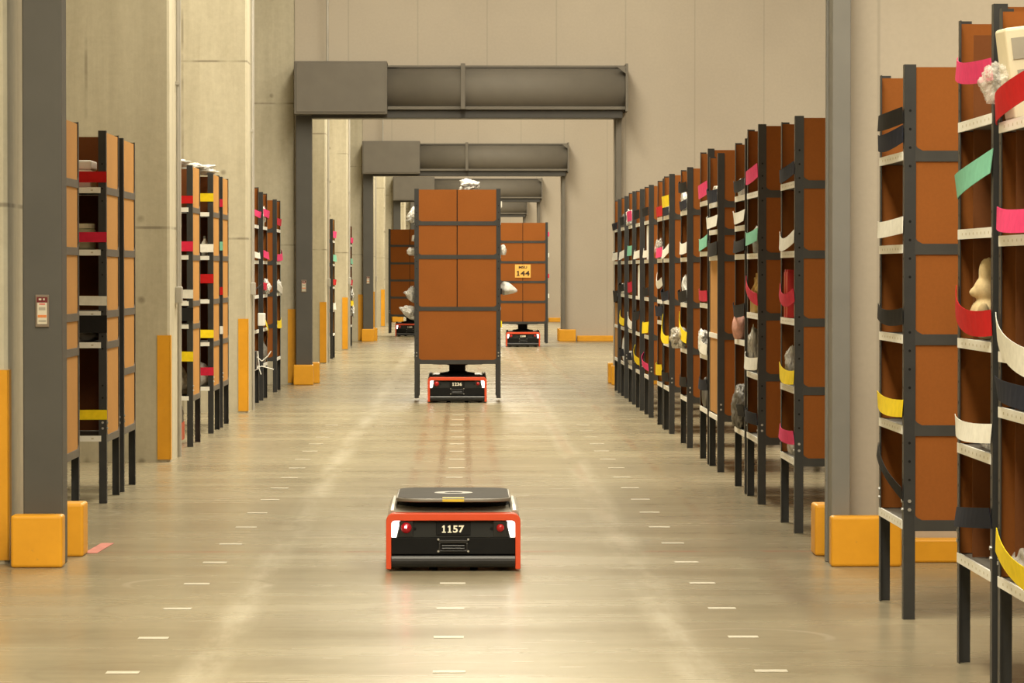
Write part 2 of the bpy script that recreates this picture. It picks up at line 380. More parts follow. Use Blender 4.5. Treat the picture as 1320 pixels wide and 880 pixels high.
GD = [18.80, 48.6, 78.3, 108., 138.]
gate_words = ['nearest grey roller gate frame, the one beside the left foreground post', 'second grey roller gate frame with the largest header drum in view',
              'third grey roller gate frame down the aisle', 'fourth grey roller gate frame, seen behind the carried shelf', 'farthest grey roller gate frame, only its drum showing']
SIGNW = ['notice on the nearest grey gate post at left', 'notice on the second grey gate post', 'notice on the third grey gate post']
def gate(i, d):
    o = drift(d)
    cxr = -2.50+.0031*(d+.3-18.93)+.03 if i else -2.395
    # fire wall with its opening, one structure
    w = MB(); ya, yb = d+.30, d+.52
    xl, xr, zt = -2.25+o, 2.05+o, 3.82
    w.add([], [])
    poly_l = [(cxr,0),(xl,0),(xl,zt),(xr,zt),(xr,0),(9.5,0),(9.5,HC),(cxr,HC)]
    w.prism(poly_l, 'y', ya, yb)
    struct('wall_gate' if i == 0 else 'wall_gate.%03d' % i, w, M['wall'])
    # kerb at the wall's foot
    struct('baseboard_gate' if i == 0 else 'baseboard_gate.%03d' % i, MB().box(2.42+o, 9.4, d+.16, d+.29, 0, .13), M['yellow'], .012)
    g = thing('roller_gate', gate_words[i], 'gate', (o, d, 0))
    hw = 2.215
    pw = (-2.40, -2.185) if i == 0 else (-2.44, -2.215)
    obj('side_post', MB().box(pw[0], pw[1], .05, .28, 0, 4.0 if i else HC-.05), M['gate_post'], g, .008)
    rx0, rx1 = (2.015, 2.115) if i == 0 else (2.07, 2.145)
    obj('guide_rail', MB().prism([(rx0,.02),(rx1,.02),(rx1,.28),(rx0-.012,.28),(rx0-.012,.23),(rx0,.23)], 'z', 0, 3.95 if i else HC-.05), M['gate_light' if i == 0 else 'gate'], g, .004)
    obj('motor_box', MB().box(-2.445, -1.145, -.34, .25, 3.79, 4.53), M['gate'], g, .012)
    obj('motor_box_cover', MB().box(-2.415, -1.17, -.352, -.338, 3.82, 4.50), M['gate'], g, .006)
    # drum casing: rounded front, flat top, lip below
    prof = [(.28, 4.46), (-.05, 4.46)]
    for k in range(37):
        a = math.radians(80+ k*150/36)
        prof.append((-.02+.30*math.cos(a), 4.15+.30*math.sin(a)))
    prof += [(-.20, 3.90), (.28, 3.90)]
    dr = MB(); dr.prism(prof, 'x', -1.145, hw-.03)
    cs = obj('drum_casing', dr, M['gate'], g)
    for p in cs.data.polygons: p.use_smooth = len(p.vertices) == 4 and abs(p.normal.x) < .5 and p.center.y < 0
    obj('top_flange', MB().box(-1.145, hw, -.10, .28, 4.455, 4.485), M['gate'], g, .004)
    obj('bottom_rail', MB().box(-1.145, hw-.02, -.23, .28, 3.86, 3.905), M['gate'], g, .006)
    obj('bottom_slot', MB().box(-2.21, hw-.06, -.16, .28, 3.745, 3.86), M['gate_dark'], g, .006)
    obj('end_plate', MB().box(hw-.03, hw+.005, -.34, .28, 3.83, 4.50), M['gate'], g, .006)
    obj('middle_bracket', MB().box(-.12, -.055, -.36, .10, 3.86, 4.50), M['gate'], g, .006)
    obj('end_bracket', MB().prism([(hw-.03,4.46),(hw-.16,4.46),(hw-.03,4.36)], 'y', -.345, -.325), M['gate'], g)
    # rod from the ceiling
    obj('hanger_rod', MB().tube([(-1.99,-.05,4.53),(-1.99,-.05,HC)], .017), M['conduit'], g)
    side = ['beside the nearest gate post', 'at the second gate post', 'at the third gate post', 'at the fourth gate post', 'at the farthest gate post'][i]
    def base(x0, x1, y0, y1, h, lab):
        b = obj('post_guard', MB().box(o+x0, o+x1, d+y0, d+y1, 0, h), M['yellow'], None, .016, seg=3)
        tag(b, lab, 'guard', 'yellow guards at the gate posts')
    base(-2.45 if i == 0 else -2.47, -2.17 if i == 0 else -2.19, -.10, .045, .285, 'yellow block on floor under left post, front side, ' + side)
    base(-2.30, -2.135, .62, .86, .30, 'slim yellow block behind left gate opening edge, ' + side)
    base(2.0, 2.385, -.10, .015, .275, 'yellow block at foot of right guide rail, front side, ' + side)
    base(1.985, 2.14, .62, .86, .29, 'slim yellow block behind right guide rail, ' + side)
    if i < 3:
        s = thing('fire_notice', 'small framed paper ' + SIGNW[i], 'notice', (o+(pw[0]+pw[1])/2 + (-.0), d+.05, 1.39))
        obj('holder', MB().box(-.037, .037, -.010, 0, -.088, .088), M['notice_edge'], s, .003)
        obj('paper', MB().box(-.026, .026, -.0125, -.010, -.072, .045), M['paper'], s)
        obj('header', MB().box(-.029, .029, -.0125, -.010, .045, .075), M['signred'], s)
        obj('print', MB().box(-.016, .016, -.0135, -.0125, .034, .040), M['inkred'], s)
        obj('print', MB().box(-.024, .024, -.0135, -.0125, -.036, -.022), M['inkorange'], s)
        obj('print', MB().box(-.020, .022, -.0135, -.0125, -.060, -.050), M['inkgrey'], s)
        obj('print', MB().box(-.018, .018, -.0135, -.0125, .004, .020), M['inkgrey'], s)
        obj('print', MB().box(-.018, -.004, -.0135, -.0125, .058, .068), M['paper'], s)
        obj('print', MB().box(.006, .014, -.0135, -.0125, .058, .068), M['paper'], s)
for i, d in enumerate(GD): gate(i, d)

ordw = ['first', 'second', 'third', 'fourth', 'fifth', 'sixth', 'seventh', 'eighth', 'ninth', 'tenth', 'eleventh', 'twelfth', 'thirteenth', 'fourteenth', 'fifteenth', 'sixteenth', 'seventeenth', 'eighteenth', 'nineteenth', 'twentieth']
k = 0
CD = [18.97, 29.07, 39.05, 48.9, 59.7, 69.9, 78.6, 88.9, 99., 108.3, 118.5, 128.5, 138.3, 149.6, 159.6]
for d in CD:
    xr = -2.50+.0031*(d-18.93)
    n = '' if k == 0 else '.%03d' % k
    dep = 1.25 if k else 1.0
    # gate columns butt against the wall, so keep them clear of it
    if k and min(abs(q+.3-d) for q in GD) < .1: xr += .03
    m = MB()
    poly = [(-4.6, d), (xr-.02, d), (xr, d+.02), (xr, d+dep-.02), (xr-.02, d+dep), (-4.6, d+dep)]
    m.prism(poly, 'z', 0, HC)
    struct('column'+n, m, M['concrete'])
    if d < 120:
        gd = MB(); top = 1.065
        gd.box(xr-.104, xr+.004, d-.008, d-.001, .02, top); gd.box(xr+.001, xr+.008, d-.008, d+.10, .02, top)
        cg = obj('corner_guard', gd, M['yellow'])
        tag(cg, 'yellow corner guard on concrete pillar, %s from the near left edge' % ordw[k], 'guard', 'yellow corner guards on the pillars')
    if 0 < k < 8:
        c = thing('conduit', 'thin grey conduit pipe down side of %s concrete pillar from the left edge' % ordw[k], 'pipe', (xr, d, 0), 0, 'conduit pipes on the pillars')
        obj('pipe', MB().tube([(.018,.62,1.42),(.018,.62,HC)], .012), M['conduit'], c)
        obj('pipe', MB().tube([(.018,.80,.0),(.018,.80,HC)], .016), M['conduit'], c)
        obj('junction_box', MB().box(.001, .055, .56, .70, 1.33, 1.47), M['conduit'], c, .006)
        obj('clip', MB().box(.001, .036, .60, .64, 3.2, 3.23), M['conduit'], c)
        obj('clip', MB().box(.001, .036, .60, .64, 5.1, 5.13), M['conduit'], c)
    k += 1
# pink tape on the slab by the near left gate post
tp = MB(); tp.add([(-2.16,19.66,.0015),(-2.085,19.66,.0015),(-2.06,20.38,.0015),(-2.135,20.38,.0015),(-2.16,19.66,.003),(-2.085,19.66,.003),(-2.06,20.38,.003),(-2.135,20.38,.003)],
                  [(0,1,2,3),(4,5,6,7),(0,1,5,4),(1,2,6,5),(2,3,7,6),(3,0,4,7)])
tag(obj('floor_tape', tp, M['tape']), 'short worn pink tape stripe on floor behind near left yellow block', 'tape')
# floor stickers of the robot grid
mk = MB().box(-.066, .066, -.040, .040, .0008, .0022).mesh('floor_marker', M['marker'])
for col, (xc, word, nmax) in enumerate(((-1.36, 'left', 18), (-.06, 'middle', 20), (1.24, 'right', 18))):
    for r in range(nmax):
        o = link('floor_marker', mk, None, (xc + random.uniform(-.01,.01), 13.83+1.3*r + random.uniform(-.02,.02), 0))
        tag(o, 'small white sticker on floor, %s in the %s row from the bottom of the photo' % (ordw[r], word), 'sticker', 'white floor stickers in three rows')

# ------------------------------------------------------------------ shelf racks
STD = [.452, .89, 1.309, 1.726, 2.154]
def rack(label, x, y, rz=0, wx=1.03, wy=.94, levels=STD, top=2.55, straps=(), z=0., detail=1, seam=(), closed=None,
         kraft='kraft', divider=False, cells=None, back=0., group=None, bar='bar', strap_side=-1, hi_panel=0., both=False):
    """open faces at local -x and +x, cardboard faces at local -y and +y.  x, y: centre of the footprint"""
    g = thing('storage_rack', label, 'rack', (x, y, z), rz, group)
    hx, hy, fw, th = wx/2, wy/2, .054, .0045
    mp = M['post']
    for sx in (-1, 1):
        for sy in (-1, 1):
            p = MB()
            x0, y0 = sx*hx, sy*hy
            poly = [(x0,y0),(x0-sx*fw,y0),(x0-sx*fw,y0-sy*th),(x0-sx*th,y0-sy*th),(x0-sx*th,y0-sy*fw),(x0,y0-sy*fw)]
            p.prism(poly, 'z', 0, top)
            if detail >= 2:
                p.cur = 1
                zz = .56
                while zz < top-.04:
                    if (int(zz*100) % 3) != 2:
                        for kx in (.33, .67):
                            pass
                        p.disc((x0-sx*fw*.5, y0+sy*.0006, zz), .0065, 'y'); p.disc((x0+sx*.0006, y0-sy*fw*.5, zz), .0065, 'x')
                    zz += .085
            po = obj('post', p, [mp, M['hole']], g)
            if detail >= 2 or (detail >= 1 and sy == -1 and sx == strap_side):
                for dz in (.055, .095):
                    zc = levels[0]+dz
                    obj('bolt', MB().tube([(x0-sx*fw*.5, y0, zc), (x0-sx*fw*.5, y0+sy*.007, zc)], .0085, 6), M['bolt'], po)
                    if detail >= 2: obj('bolt', MB().tube([(x0, y0-sy*fw*.5, zc), (x0+sx*.007, y0-sy*fw*.5, zc)], .0085, 6), M['bolt'], po)
    ns = len(levels)
    for li, zl in enumerate(levels):
        sh = obj('shelf', MB().box(-hx+.010, hx-.010, -hy+.012, hy-.012, zl-.030, zl-.002), M['shelfsteel'], g)
        for sx in ((-1, 1) if both else (strap_side,)):
            ls = MB()
            xa = sx*(hx-.008); xb = sx*(hx+.0025)
            ls.box(min(xa,xb), max(xa,xb), -hy+fw*.7, hy-.006, zl-.036, zl+.004)
            if detail >= 2:
                ls.cur = 1
                xc = sx*(hx+.003); t = -hy+.09
                while t < hy-.06:
                    ls.box(min(xc-.0004,xc+.0004), max(xc-.0004,xc+.0004), t, t+.016, zl-.021, zl-.011); t += .10
            lo = obj('label_strip', ls, [M['white'], M['paper']], sh)
        for sy in (-1, 1):
            # cross bar with flared gusset ends
            bh, gus = .022, .028
            yo, yi = sy*(hy+.0005), sy*(hy-.012)
            xe = hx-fw+.004
            pl = [(-xe, zl-.015-bh-.006), (xe, zl-.015-bh-.006), (xe, zl-.015+bh+gus), (xe-.012, zl-.015+bh+gus*.45), (xe-.035, zl-.015+bh), (-xe+.035, zl-.015+bh), (-xe+.012, zl-.015+bh+gus*.45), (-xe, zl-.015+bh+gus)]
            obj('cross_bar', MB().prism(pl, 'y', min(yo,yi), max(yo,yi)), M[bar], g)
    bounds = list(levels)+[top-.012+hi_panel]
    for ci in range(ns):
        za, zb = bounds[ci]+.002, bounds[ci+1]-(.033 if ci < ns-1 else 0)
        for sy in (-1, 1):
            ya, yb2 = sorted((sy*(hy-.0055), sy*(hy-.0125)))
            rows = [(-hx+.006, hx-.006)]
            if ci in seam:
                obj('seam_shade', MB().box(-.03, .02, *sorted((sy*(hy-.013), sy*(hy-.018))), za, zb), M['hole'], g)  # black strip added behind the gap so the seam looks shaded
                mid = -.005; rows = [(-hx+.006, mid-.006), (mid+.006, hx-.006)]
            for r0, r1 in rows:
                obj('cardboard_panel', MB().box(r0, r1, ya, yb2, za, zb), M[kraft], g)
        obj('back_panel', MB().box(back-.004, back+.004, -hy+.014, hy-.014, za, zb), M['kraft_shaded'], g)
        if divider and (cells is None or ci in cells):
            x0, x1 = (-hx+.03, -.006) if strap_side < 0 else (.006, hx-.03)
            obj('divider', MB().box(x0, x1, .247, .253, za, zb-(.0 if ci < ns-1 else .06)), M['kraft_shaded'], g)
    if closed:
        zc0, zc1 = closed
        obj('front_panel', MB().box(-hx+.004, -hx+.009, -hy+fw*.6, hy-.012, zc0, zc1), M['kraft_tan'], g)
    for st in straps:
        colr, za, zb = st[:3]
        sag = st[3] if len(st) > 3 else random.uniform(.004, .03)
        hgt = st[4] if len(st) > 4 else .072
        bulge = st[5] if len(st) > 5 else random.uniform(.018, .042)
        nseg = 10; vs = []; fs = []
        for i in range(nseg+1):
            t = i/nseg; yy = -hy-.004+t*(wy+.004)
            zz = za+(zb-za)*t-sag*4*t*(1-t)
            xx = strap_side*(hx+.006+bulge*4*t*(1-t))
            tw = .006*math.sin(3*t+za*7)
            for (dx, dz) in ((0,-hgt/2),(0,hgt/2),(.003,hgt/2),(.003,-hgt/2)):
                vs.append((xx+strap_side*dx+ (tw if dz > 0 else -tw), yy, zz+dz))
        for i in range(nseg):
            for q in range(4):
                a = i*4+q; b2 = i*4+(q+1)%4
                fs.append((a, b2, b2+4, a+4))
        fs += [(0,1,2,3), (nseg*4, nseg*4+1, nseg*4+2, nseg*4+3)]
        sm = MB(); sm.add(vs, fs)
        so = obj('strap', sm, M['strap_'+colr], g); so['label'] = colr+' elastic strap'
    return g
RX = 2.03                                     # aisle face of the right-hand row
RG = 'brown shelf racks in the row at right'
def right_rack(label, d, **kw):
    wx = kw.pop('wx', 1.03); wy = kw.pop('wy', .94)
    return rack(label, RX+wx/2, d+wy/2, 0, wx, wy, group=RG, **kw)
LV_C = [.445, 1.10, 1.726, 1.935, 2.155]
right_rack('brown shelf rack cut by right edge of photo, plastic wrapped box on top', 12.12, divider=True, cells=(0,1,2,3), top=2.60, levels=[.447,1.09,1.30,1.737,2.165], detail=2,
    straps=[('red',2.29,2.21,.02,.10,.055),('pink',1.79,1.81,.01,.085),('white',1.27,1.40,.02,.105),('navy',1.15,1.17,.0,.085),('yellow',.50,.59,.02,.09)])
right_rack('tall brown shelf rack second from the right edge, cream plush toy inside', 13.20, divider=True, cells=(0,2,3,4), top=2.63, levels=[.449,.90,1.33,1.773,2.21], detail=2,
    straps=[('pink',2.38,2.44,.02,.085),('teal',2.03,1.95,.02,.095),('red',1.41,1.50,.04,.10),('white',.985,.985,.012,.075),('navy',.66,.60,.0,.08)])
right_rack('brown shelf rack standing alone in front of the right gate rail', 15.87, top=2.557, detail=2, divider=False,
    straps=[('black',2.325,2.325,.012,.075),('navy',2.24,2.23,.02,.08),('white',1.82,1.81,.012,.078),('black',1.40,1.415,.02,.075),('yellow',.975,.985,.012,.08),('black',.58,.74,.0,.065)])
right_rack('brown shelf rack just beyond the right gate rail, red cartons in the middle bin', 21.10, top=2.555, detail=2, divider=False,
    straps=[('navy',2.24,2.21,.02,.08),('white',1.82,1.82,.05,.08),('crimson',1.46,1.49,.05,.08),('yellow',.955,.985,.02,.085),('pink',.585,.59,.01,.085)])
right_rack('brown shelf rack with teal strap, second beyond the right gate rail, gold bottles inside', 23.72, top=2.615, detail=2,
    straps=[('pink',2.30,2.27,.02,.095),('teal',1.86,1.84,.02,.09),('crimson',1.41,1.53,.02,.085),('white',.97,.99,.02,.085),('navy',.585,.59,0,.085)])
right_rack('brown shelf rack with pink plush ball, partly hidden behind the teal strap rack', 24.83, top=2.56, levels=LV_C,
    straps=[('black',2.24,2.24,.02,.08),('white',2.01,2.01,.02,.085),('black',1.80,1.80,.02,.085),('black',1.33,1.33,.02,.09),('black',.60,.60,.01,.085)])
right_rack('brown shelf rack closed by a tan front panel below', 27.50, top=2.545, levels=LV_C, closed=(.46,1.69),
    straps=[('navy',2.21,2.24,.02,.1),('white',2.01,2.01,.02,.09),('black',1.79,1.80,.02,.11)])
right_rack('brown shelf rack right behind the tan panel rack, pink and teal straps', 28.62, top=2.62, levels=[.45,.90,1.33,1.765,2.19],
    straps=[('pink',2.30,2.28,.02,.11),('teal',1.86,1.83,.02,.10),('crimson',1.40,1.41,.01,.09),('white',.95,1.05,.02,.09),('navy',.66,.66,.01,.09)])
right_rack('brown shelf rack with grey bag bulging out under a slanted yellow strap', 31.25, top=2.545,
    straps=[('black',2.37,2.40,.02,.09),('navy',2.22,2.22,.02,.08),('white',1.82,1.83,.02,.10),('black',1.385,1.385,.02,.10),('yellow',1.00,1.18,.03,.10),('black',.60,.60,.01,.09)])
right_rack('brown shelf rack behind the grey bag rack, yellow strap on its top bin', 33.97, top=2.56,
    straps=[('yellow',2.30,2.30,.01,.11),('navy',2.20,2.21,.01,.08),('white',1.83,1.81,.05,.09),('navy',1.37,1.39,.03,.09),('yellow',.93,1.13,.07,.08),('black',.56,.57,.01,.09)])
right_rack('brown shelf rack with clear bag in its pink strapped bin', 35.1, top=2.545, levels=[.452,1.09,1.305,1.726,2.154],
    straps=[('red',2.22,2.22,.01,.10),('pink',1.80,1.80,.01,.10),('white',1.50,1.55,.06,.08),('navy',1.20,1.20,.01,.10),('yellow',.60,.60,.01,.11)])
right_rack('brown shelf rack with a low pink slanted strap, far right row', 37.7, top=2.545,
    straps=[('black',2.26,2.26,.01,.09),('white',1.80,1.82,.02,.08),('black',1.38,1.38,.01,.09),('yellow',.99,.98,.01,.12),('pink',.55,.66,.01,.08)])
right_rack('brown shelf rack with tall white tubes in the middle bin, far right row', 39.62, top=2.545,
    straps=[('black',2.26,2.26,.01,.10),('white',1.80,1.81,.02,.09),('black',1.10,1.10,.02,.10),('yellow',.56,.70,.02,.09),('navy',.50,.52,.01,.05)])
right_rack('brown shelf rack with crimson strap and white puffy bag on top, far right row', 41.40, top=2.56,
    straps=[('pink',2.27,2.27,.01,.12),('teal',1.85,1.86,.01,.12),('crimson',1.42,1.42,.02,.12),('white',.95,1.06,.02,.09),('navy',.58,.58,.01,.09)])
right_rack('brown shelf rack with slanted yellow strap, next to last of far right row', 43.42, top=2.545,
    straps=[('black',2.24,2.24,.01,.10),('white',1.82,1.80,.02,.10),('black',1.40,1.41,.02,.09),('yellow',.96,1.06,.02,.09),('navy',.58,.58,.01,.09)])
right_rack('brown shelf rack with tan lower panel, last of the right row before second gate', 45.30, top=2.545, closed=(.46,1.18),
    straps=[('navy',2.20,2.20,.02,.09),('white',1.80,1.82,.02,.10),('black',1.28,1.28,.02,.14)])

# left-hand bays
LX = -2.465
LGR = 'shelf racks in the pillar bays at left'
def left_cam_rack(label, d, xr=LX, wdt=1.02, dep=.91, **kw):   # open bins towards the photographer
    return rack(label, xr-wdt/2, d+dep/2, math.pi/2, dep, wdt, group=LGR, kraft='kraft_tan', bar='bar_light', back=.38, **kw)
left_cam_rack('tan sided shelf rack right behind the near left gate post', 21.30, top=2.56, detail=1, levels=[.46,1.11,1.33,1.75,2.18])
left_cam_rack('tan sided rack with open bins in first left bay, two red straps', 23.89, top=2.575, levels=[.464,1.11,1.325,1.75,2.18], detail=2, divider=False,
    straps=[('red',2.255,2.255,.0,.075),('crimson',1.84,1.84,.0,.07),('white',1.40,1.415,.0,.065),('black',1.24,1.24,.0,.12),('yellow',.614,.614,.0,.068)])
left_cam_rack('tan sided shelf rack, deepest in the first left bay', 25.10, top=2.57, detail=1, levels=[.46,.89,1.325,1.75,2.18])
left_cam_rack('tan sided rack nearest in second left bay, only slim open bins showing', 31.52, top=2.57, divider=False, levels=[.46,1.115,1.325,1.745,2.18],
    straps=[('red',2.255,2.255,0,.07),('crimson',1.83,1.83,0,.09),('white',1.395,1.41,0,.08),('black',1.21,1.21,.0,.12),('yellow',.825,.84,.0,.09)])
left_cam_rack('tan sided rack in second left bay with white wrap on top, yellow straps', 34.10, top=2.57, divider=False, levels=[.46,.90,1.32,1.75,2.18],
    straps=[('yellow',2.33,2.33,0,.08),('white',1.83,1.83,0,.08),('red',1.53,1.52,0,.09),('yellow',.985,.985,0,.08),('crimson',.615,.615,0,.08)])
left_cam_rack('tan sided shelf rack, deepest in the second left bay', 35.42, top=2.57, levels=[.46,.90,1.32,1.75,2.18],
    straps=[('crimson',2.30,2.30,0,.08),('teal',1.86,1.86,0,.09),('red',1.40,1.40,0,.08),('white',1.0,1.0,0,.08)])
def left_aisle_rack(label, d, xr=LX, wdt=1.0, dep=.93, **kw):
    return rack(label, xr-wdt/2, d+dep/2, math.pi, wdt, dep, group=LGR, **kw)
left_aisle_rack('slim dark rack nearest in third left bay, beside the yellow corner guard', 41.12, xr=-2.485, top=2.62, straps=[('pink',2.3,2.3),('white',1.8,1.8)])
left_aisle_rack('dark rack in third left bay with white bags and slanted yellow strap', 42.75, xr=-2.475, top=2.58,
    straps=[('pink',2.30,2.33,.01,.09),('pink',1.80,1.82,.02,.09),('crimson',1.40,1.42,.01,.09),('yellow',.80,1.02,.01,.08)])
left_aisle_rack('dark rack deepest in the third left bay, pink straps', 45.72, xr=-2.465, top=2.55,
    straps=[('crimson',2.26,2.26,.01,.09),('pink',1.85,1.78,.02,.09),('white',1.32,1.40,.02,.09),('yellow',.93,.90,.02,.10)])
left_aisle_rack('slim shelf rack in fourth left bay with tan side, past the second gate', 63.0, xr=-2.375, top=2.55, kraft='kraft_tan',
    straps=[('pink',2.27,2.27,.01,.12),('teal',1.84,1.84,.01,.12),('red',1.40,1.40,.01,.10),('white',.96,.96,.01,.12)])
left_aisle_rack('thin rack slice in fifth left bay, white cables hanging on it', 72.9, xr=-2.375, top=2.55,
    straps=[('pink',2.25,2.25,.01,.11),('teal',1.81,1.81,.01,.11),('crimson',1.36,1.36,.01,.11),('yellow',.92,.92,.01,.11)])
left_aisle_rack('thin rack slice in left bay past third gate, seen behind the far left carried shelf', 90.5, xr=-2.33, top=2.55,
    straps=[('crimson',2.3,2.3,.01,.10),('white',1.85,1.85,.01,.1),('red',1.42,1.42,.01,.10)])

# carried racks
def carried(label, d, xc, lift, levels, seam, **kw):
    return rack(label, xc, d+.47, 0, 1.05, .94, levels=levels, seam=seam, z=lift, both=True, group='shelf racks carried by robots', **kw)
R1 = carried('tall brown shelf riding on the middle robot, four panel rows', 42.03, -.068, .055, [.459,1.106,1.738,2.146], (1,2,3), top=2.55, detail=2,
    straps=[('white',1.95,1.95,.0,.07)])
R2 = carried('brown shelf with a yellow 144 plate riding on the far right robot', 72.73, 1.262, .075, STD, (0,1,2,3,4), top=2.55)
R3 = carried('brown shelf riding on the far left robot, half hidden', 84.43, -1.30, .075, STD, (0,1,2,3,4), top=2.55)
pl = obj('number_plate', MB().box(-.170, .162, -.476, -.471, 1.385, 1.66), M['signyellow'], R2, .004)
pl['label'] = 'yellow plate reading 144'
text('numerals', '144', .155, M['ink'], pl, (-.004, -.478, 1.475), (math.pi/2,0,0), 1.12)
text('lettering', 'MSU', .075, M['ink'], pl, (-.004, -.478, 1.60), (math.pi/2,0,0), 1.25)
# yellow and black strap ends on the carried shelf's right-hand side
for zz, c in ((.90,'yellow'),(1.30,'black'),(2.36,'white')):
    so = obj('strap', MB().box(.5275, .541, -.47, .40, zz-.035, zz+.035), M['strap_'+c], R1); so['label'] = c+' elastic strap'
for zz, c in ((2.30,'pink'),(1.86,'white'),(1.42,'crimson'),(1.0,'white')):
    so = obj('strap', MB().box(.5275, .550, -.47, .40, zz-.045, zz+.045), M['strap_'+c], R2); so['label'] = c+' elastic strap'

# ------------------------------------------------------------------ robots
def robot(label, xc, d, number, lifted=0., red_on=True, near=True, rz=0, shell='shell'):
    g = thing('transport_robot', label, 'robot', (xc, d+.5, 0), rz, 'orange framed transport robots')
    L, W = .5, .36
    # orange hoop at the front
    def hoop(w, h, r, zb):
        pts = [(-w, zb)]
        for i in range(7):
            a = math.radians(180-90*i/6); pts.append((-w+r+r*math.cos(a), h-r+r*math.sin(a)))
        for i in range(7):
            a = math.radians(90-90*i/6); pts.append((w-r+r*math.cos(a), h-r+r*math.sin(a)))
        pts.append((w, zb)); return pts
    out = hoop(W, .312, .045, .012); inn = hoop(W-.028, .272, .02, .012)
    n = len(out); vs = []; fs = []
    for yy in (-L, -L+.085):
        vs += [(p[0], yy, p[1]) for p in out]+[(p[0], yy, p[1]) for p in inn]
    for i in range(n-1):
        fs += [(i,i+1,n+i+1,n+i), (2*n+i,3*n+i,3*n+i+1,2*n+i+1), (i,2*n+i,2*n+i+1,i+1), (n+i,n+i+1,3*n+i+1,3*n+i)]
    fs += [(0,n,3*n,2*n), (n-1,2*n-1+n*2,4*n-1,2*n-1)]
    fs[-1] = (n-1, 3*n-1, 4*n-1, 2*n-1)
    mb = MB(); mb.add(vs, fs); obj('front_frame', mb, M['orange'], g, .004)
    # side skirts in the same orange
    for s in (-1, 1):
        x0, x1 = sorted((s*W, s*(W-.03)))
        obj('side_skirt', MB().box(x0, x1, -L+.085, L-.06, .025, .20), M['orange'], g, .012)
    # shell: arched body behind the hoop
    sec = hoop(W-.004, .314, .045, .05); sec2 = hoop(W-.003, .330, .05, .05); sec3 = hoop(W-.012, .335, .06, .06)
    ys = [(-L+.086, sec), (-L+.2, sec2), (L-.16, sec2), (L-.02, sec3)]
    vs = []; fs = []
    for yy, sct in ys: vs += [(p[0], yy, p[1]) for p in sct]
    for j in range(len(ys)-1):
        for i in range(n): fs.append((j*n+i, j*n+(i+1)%n, (j+1)*n+(i+1)%n, (j+1)*n+i))
    fs += [tuple(range(n)), tuple(range(3*n, 4*n))]
    mb = MB(); mb.smooth = False; mb.add(vs, fs); obj('body_shell', mb, M[shell], g)
    # raised shoulders
    for s in (-1, 1):
        obj('shoulder', MB().tube([(s*.328,-L+.09,.300),(s*.326,-L+.2,.324),(s*.326,L-.18,.330),(s*.318,L-.05,.318)], .024, 10), M[shell], g)
    # black face
    xi = W-.029
    obj('face_upper', MB().prism([(-L+.012,.180),(-L+.030,.271),(-L+.075,.271),(-L+.075,.180)], 'x', -xi, xi), M['panel_black'], g, .003)
    fm = obj('face_lower', MB().prism([(-L+.004,.092),(-L+.008,.180),(-L+.075,.180),(-L+.075,.092)], 'x', -xi, xi), M['black_matt'], g, .003)
    bp = []
    for i in range(9):
        a = math.radians(90+i*180/8); bp.append((-L+.028+.034*math.cos(a), .056+.036*math.sin(a)))
    obj('bumper', MB().prism(bp+[(-L+.08,.02),(-L+.08,.092)], 'x', -xi, xi), M['black'], g)
    # white side lamps
    for s in (-1, 1):
        y0 = -L+.008
        poly = [(s*xi, .270), (s*(xi-.047), .270), (s*(xi-.026), .182), (s*xi, .182)]
        vs = []
        for (px, pz) in poly:
            t = (pz-.18)/.091; vs.append((px, -L+.010+.018*t, pz))
        for (px, pz) in poly:
            t = (pz-.18)/.091; vs.append((px, -L+.030+.018*t, pz))
        mb = MB(); mb.add(vs, [(0,1,2,3),(7,6,5,4),(0,4,5,1),(1,5,6,2),(2,6,7,3),(3,7,4,0)])
        obj('side_lamp', mb, M['lamp_white'], g)
    # round rear lamps
    for s, on, r in ((-1, red_on, .029), (1, False, .021)):
        c = (s*.252, -L+.022, .233)
        obj('lamp_bezel', MB().box(c[0]-.038, c[0]+.038, -L+.012, -L+.03, .184, .268), M['black'], g, .004)
        lens = MB(); lens.smooth = True
        prof = [(r, .0), (r*.92, -.008), (r*.6, -.014), (r*.2, -.017)]
        vs = []; fs = []; q = 14
        for rr, dy in prof:
            for kk in range(q):
                a = 2*math.pi*kk/q; vs.append((c[0]+rr*math.cos(a), -L+.011+dy, c[2]+rr*math.sin(a)))
        for j in range(3):
            for kk in range(q): fs.append((j*q+kk, j*q+(kk+1)%q, (j+1)*q+(kk+1)%q, (j+1)*q+kk))
        fs.append(tuple(range(3*q, 4*q))); lens.add(vs, fs)
        lo = obj('signal_lamp', lens, M['lamp_red_on' if on else 'lamp_red_off'], g); lo['label'] = 'lit red signal lamp' if on else 'dark red signal lamp'
        if on:
            hb = MB(); hb.smooth = True; hb.disc((c[0]-.002, -L-.0068, c[2]+.006), .0065, 'y', 10)
            obj('glow_spot', hb, M['lamp_hot'], lo)
        obj('sensor_dot', MB().tube([(s*.205,-L+.016,.228),(s*.205,-L+.024,.228)], .008, 8), M['black_matt'], g)
    # number plate
    np_ = obj('number_plate', MB().prism([(-L+.008,.194),(-L+.020,.262),(-L+.03,.262),(-L+.03,.194)], 'x', -.092, .092), M['black_matt'], g, .002)
    text('numerals', number, .056, M['number'], np_, (-.004, -L+.0115, .2265), (math.radians(80),0,0), .98)
    # charge contact frame with handles and four screws
    cf = MB()
    cf.box(-.078, .078, -L-.002, -L+.012, .150, .168); cf.box(-.078, .078, -L-.002, -L+.012, .104, .114)
    cf.box(-.078, -.068, -L-.002, -L+.012, .114, .150); cf.box(.068, .078, -L-.002, -L+.012, .114, .150)
    ct = obj('contact_frame', cf, M['black'], g, .002)
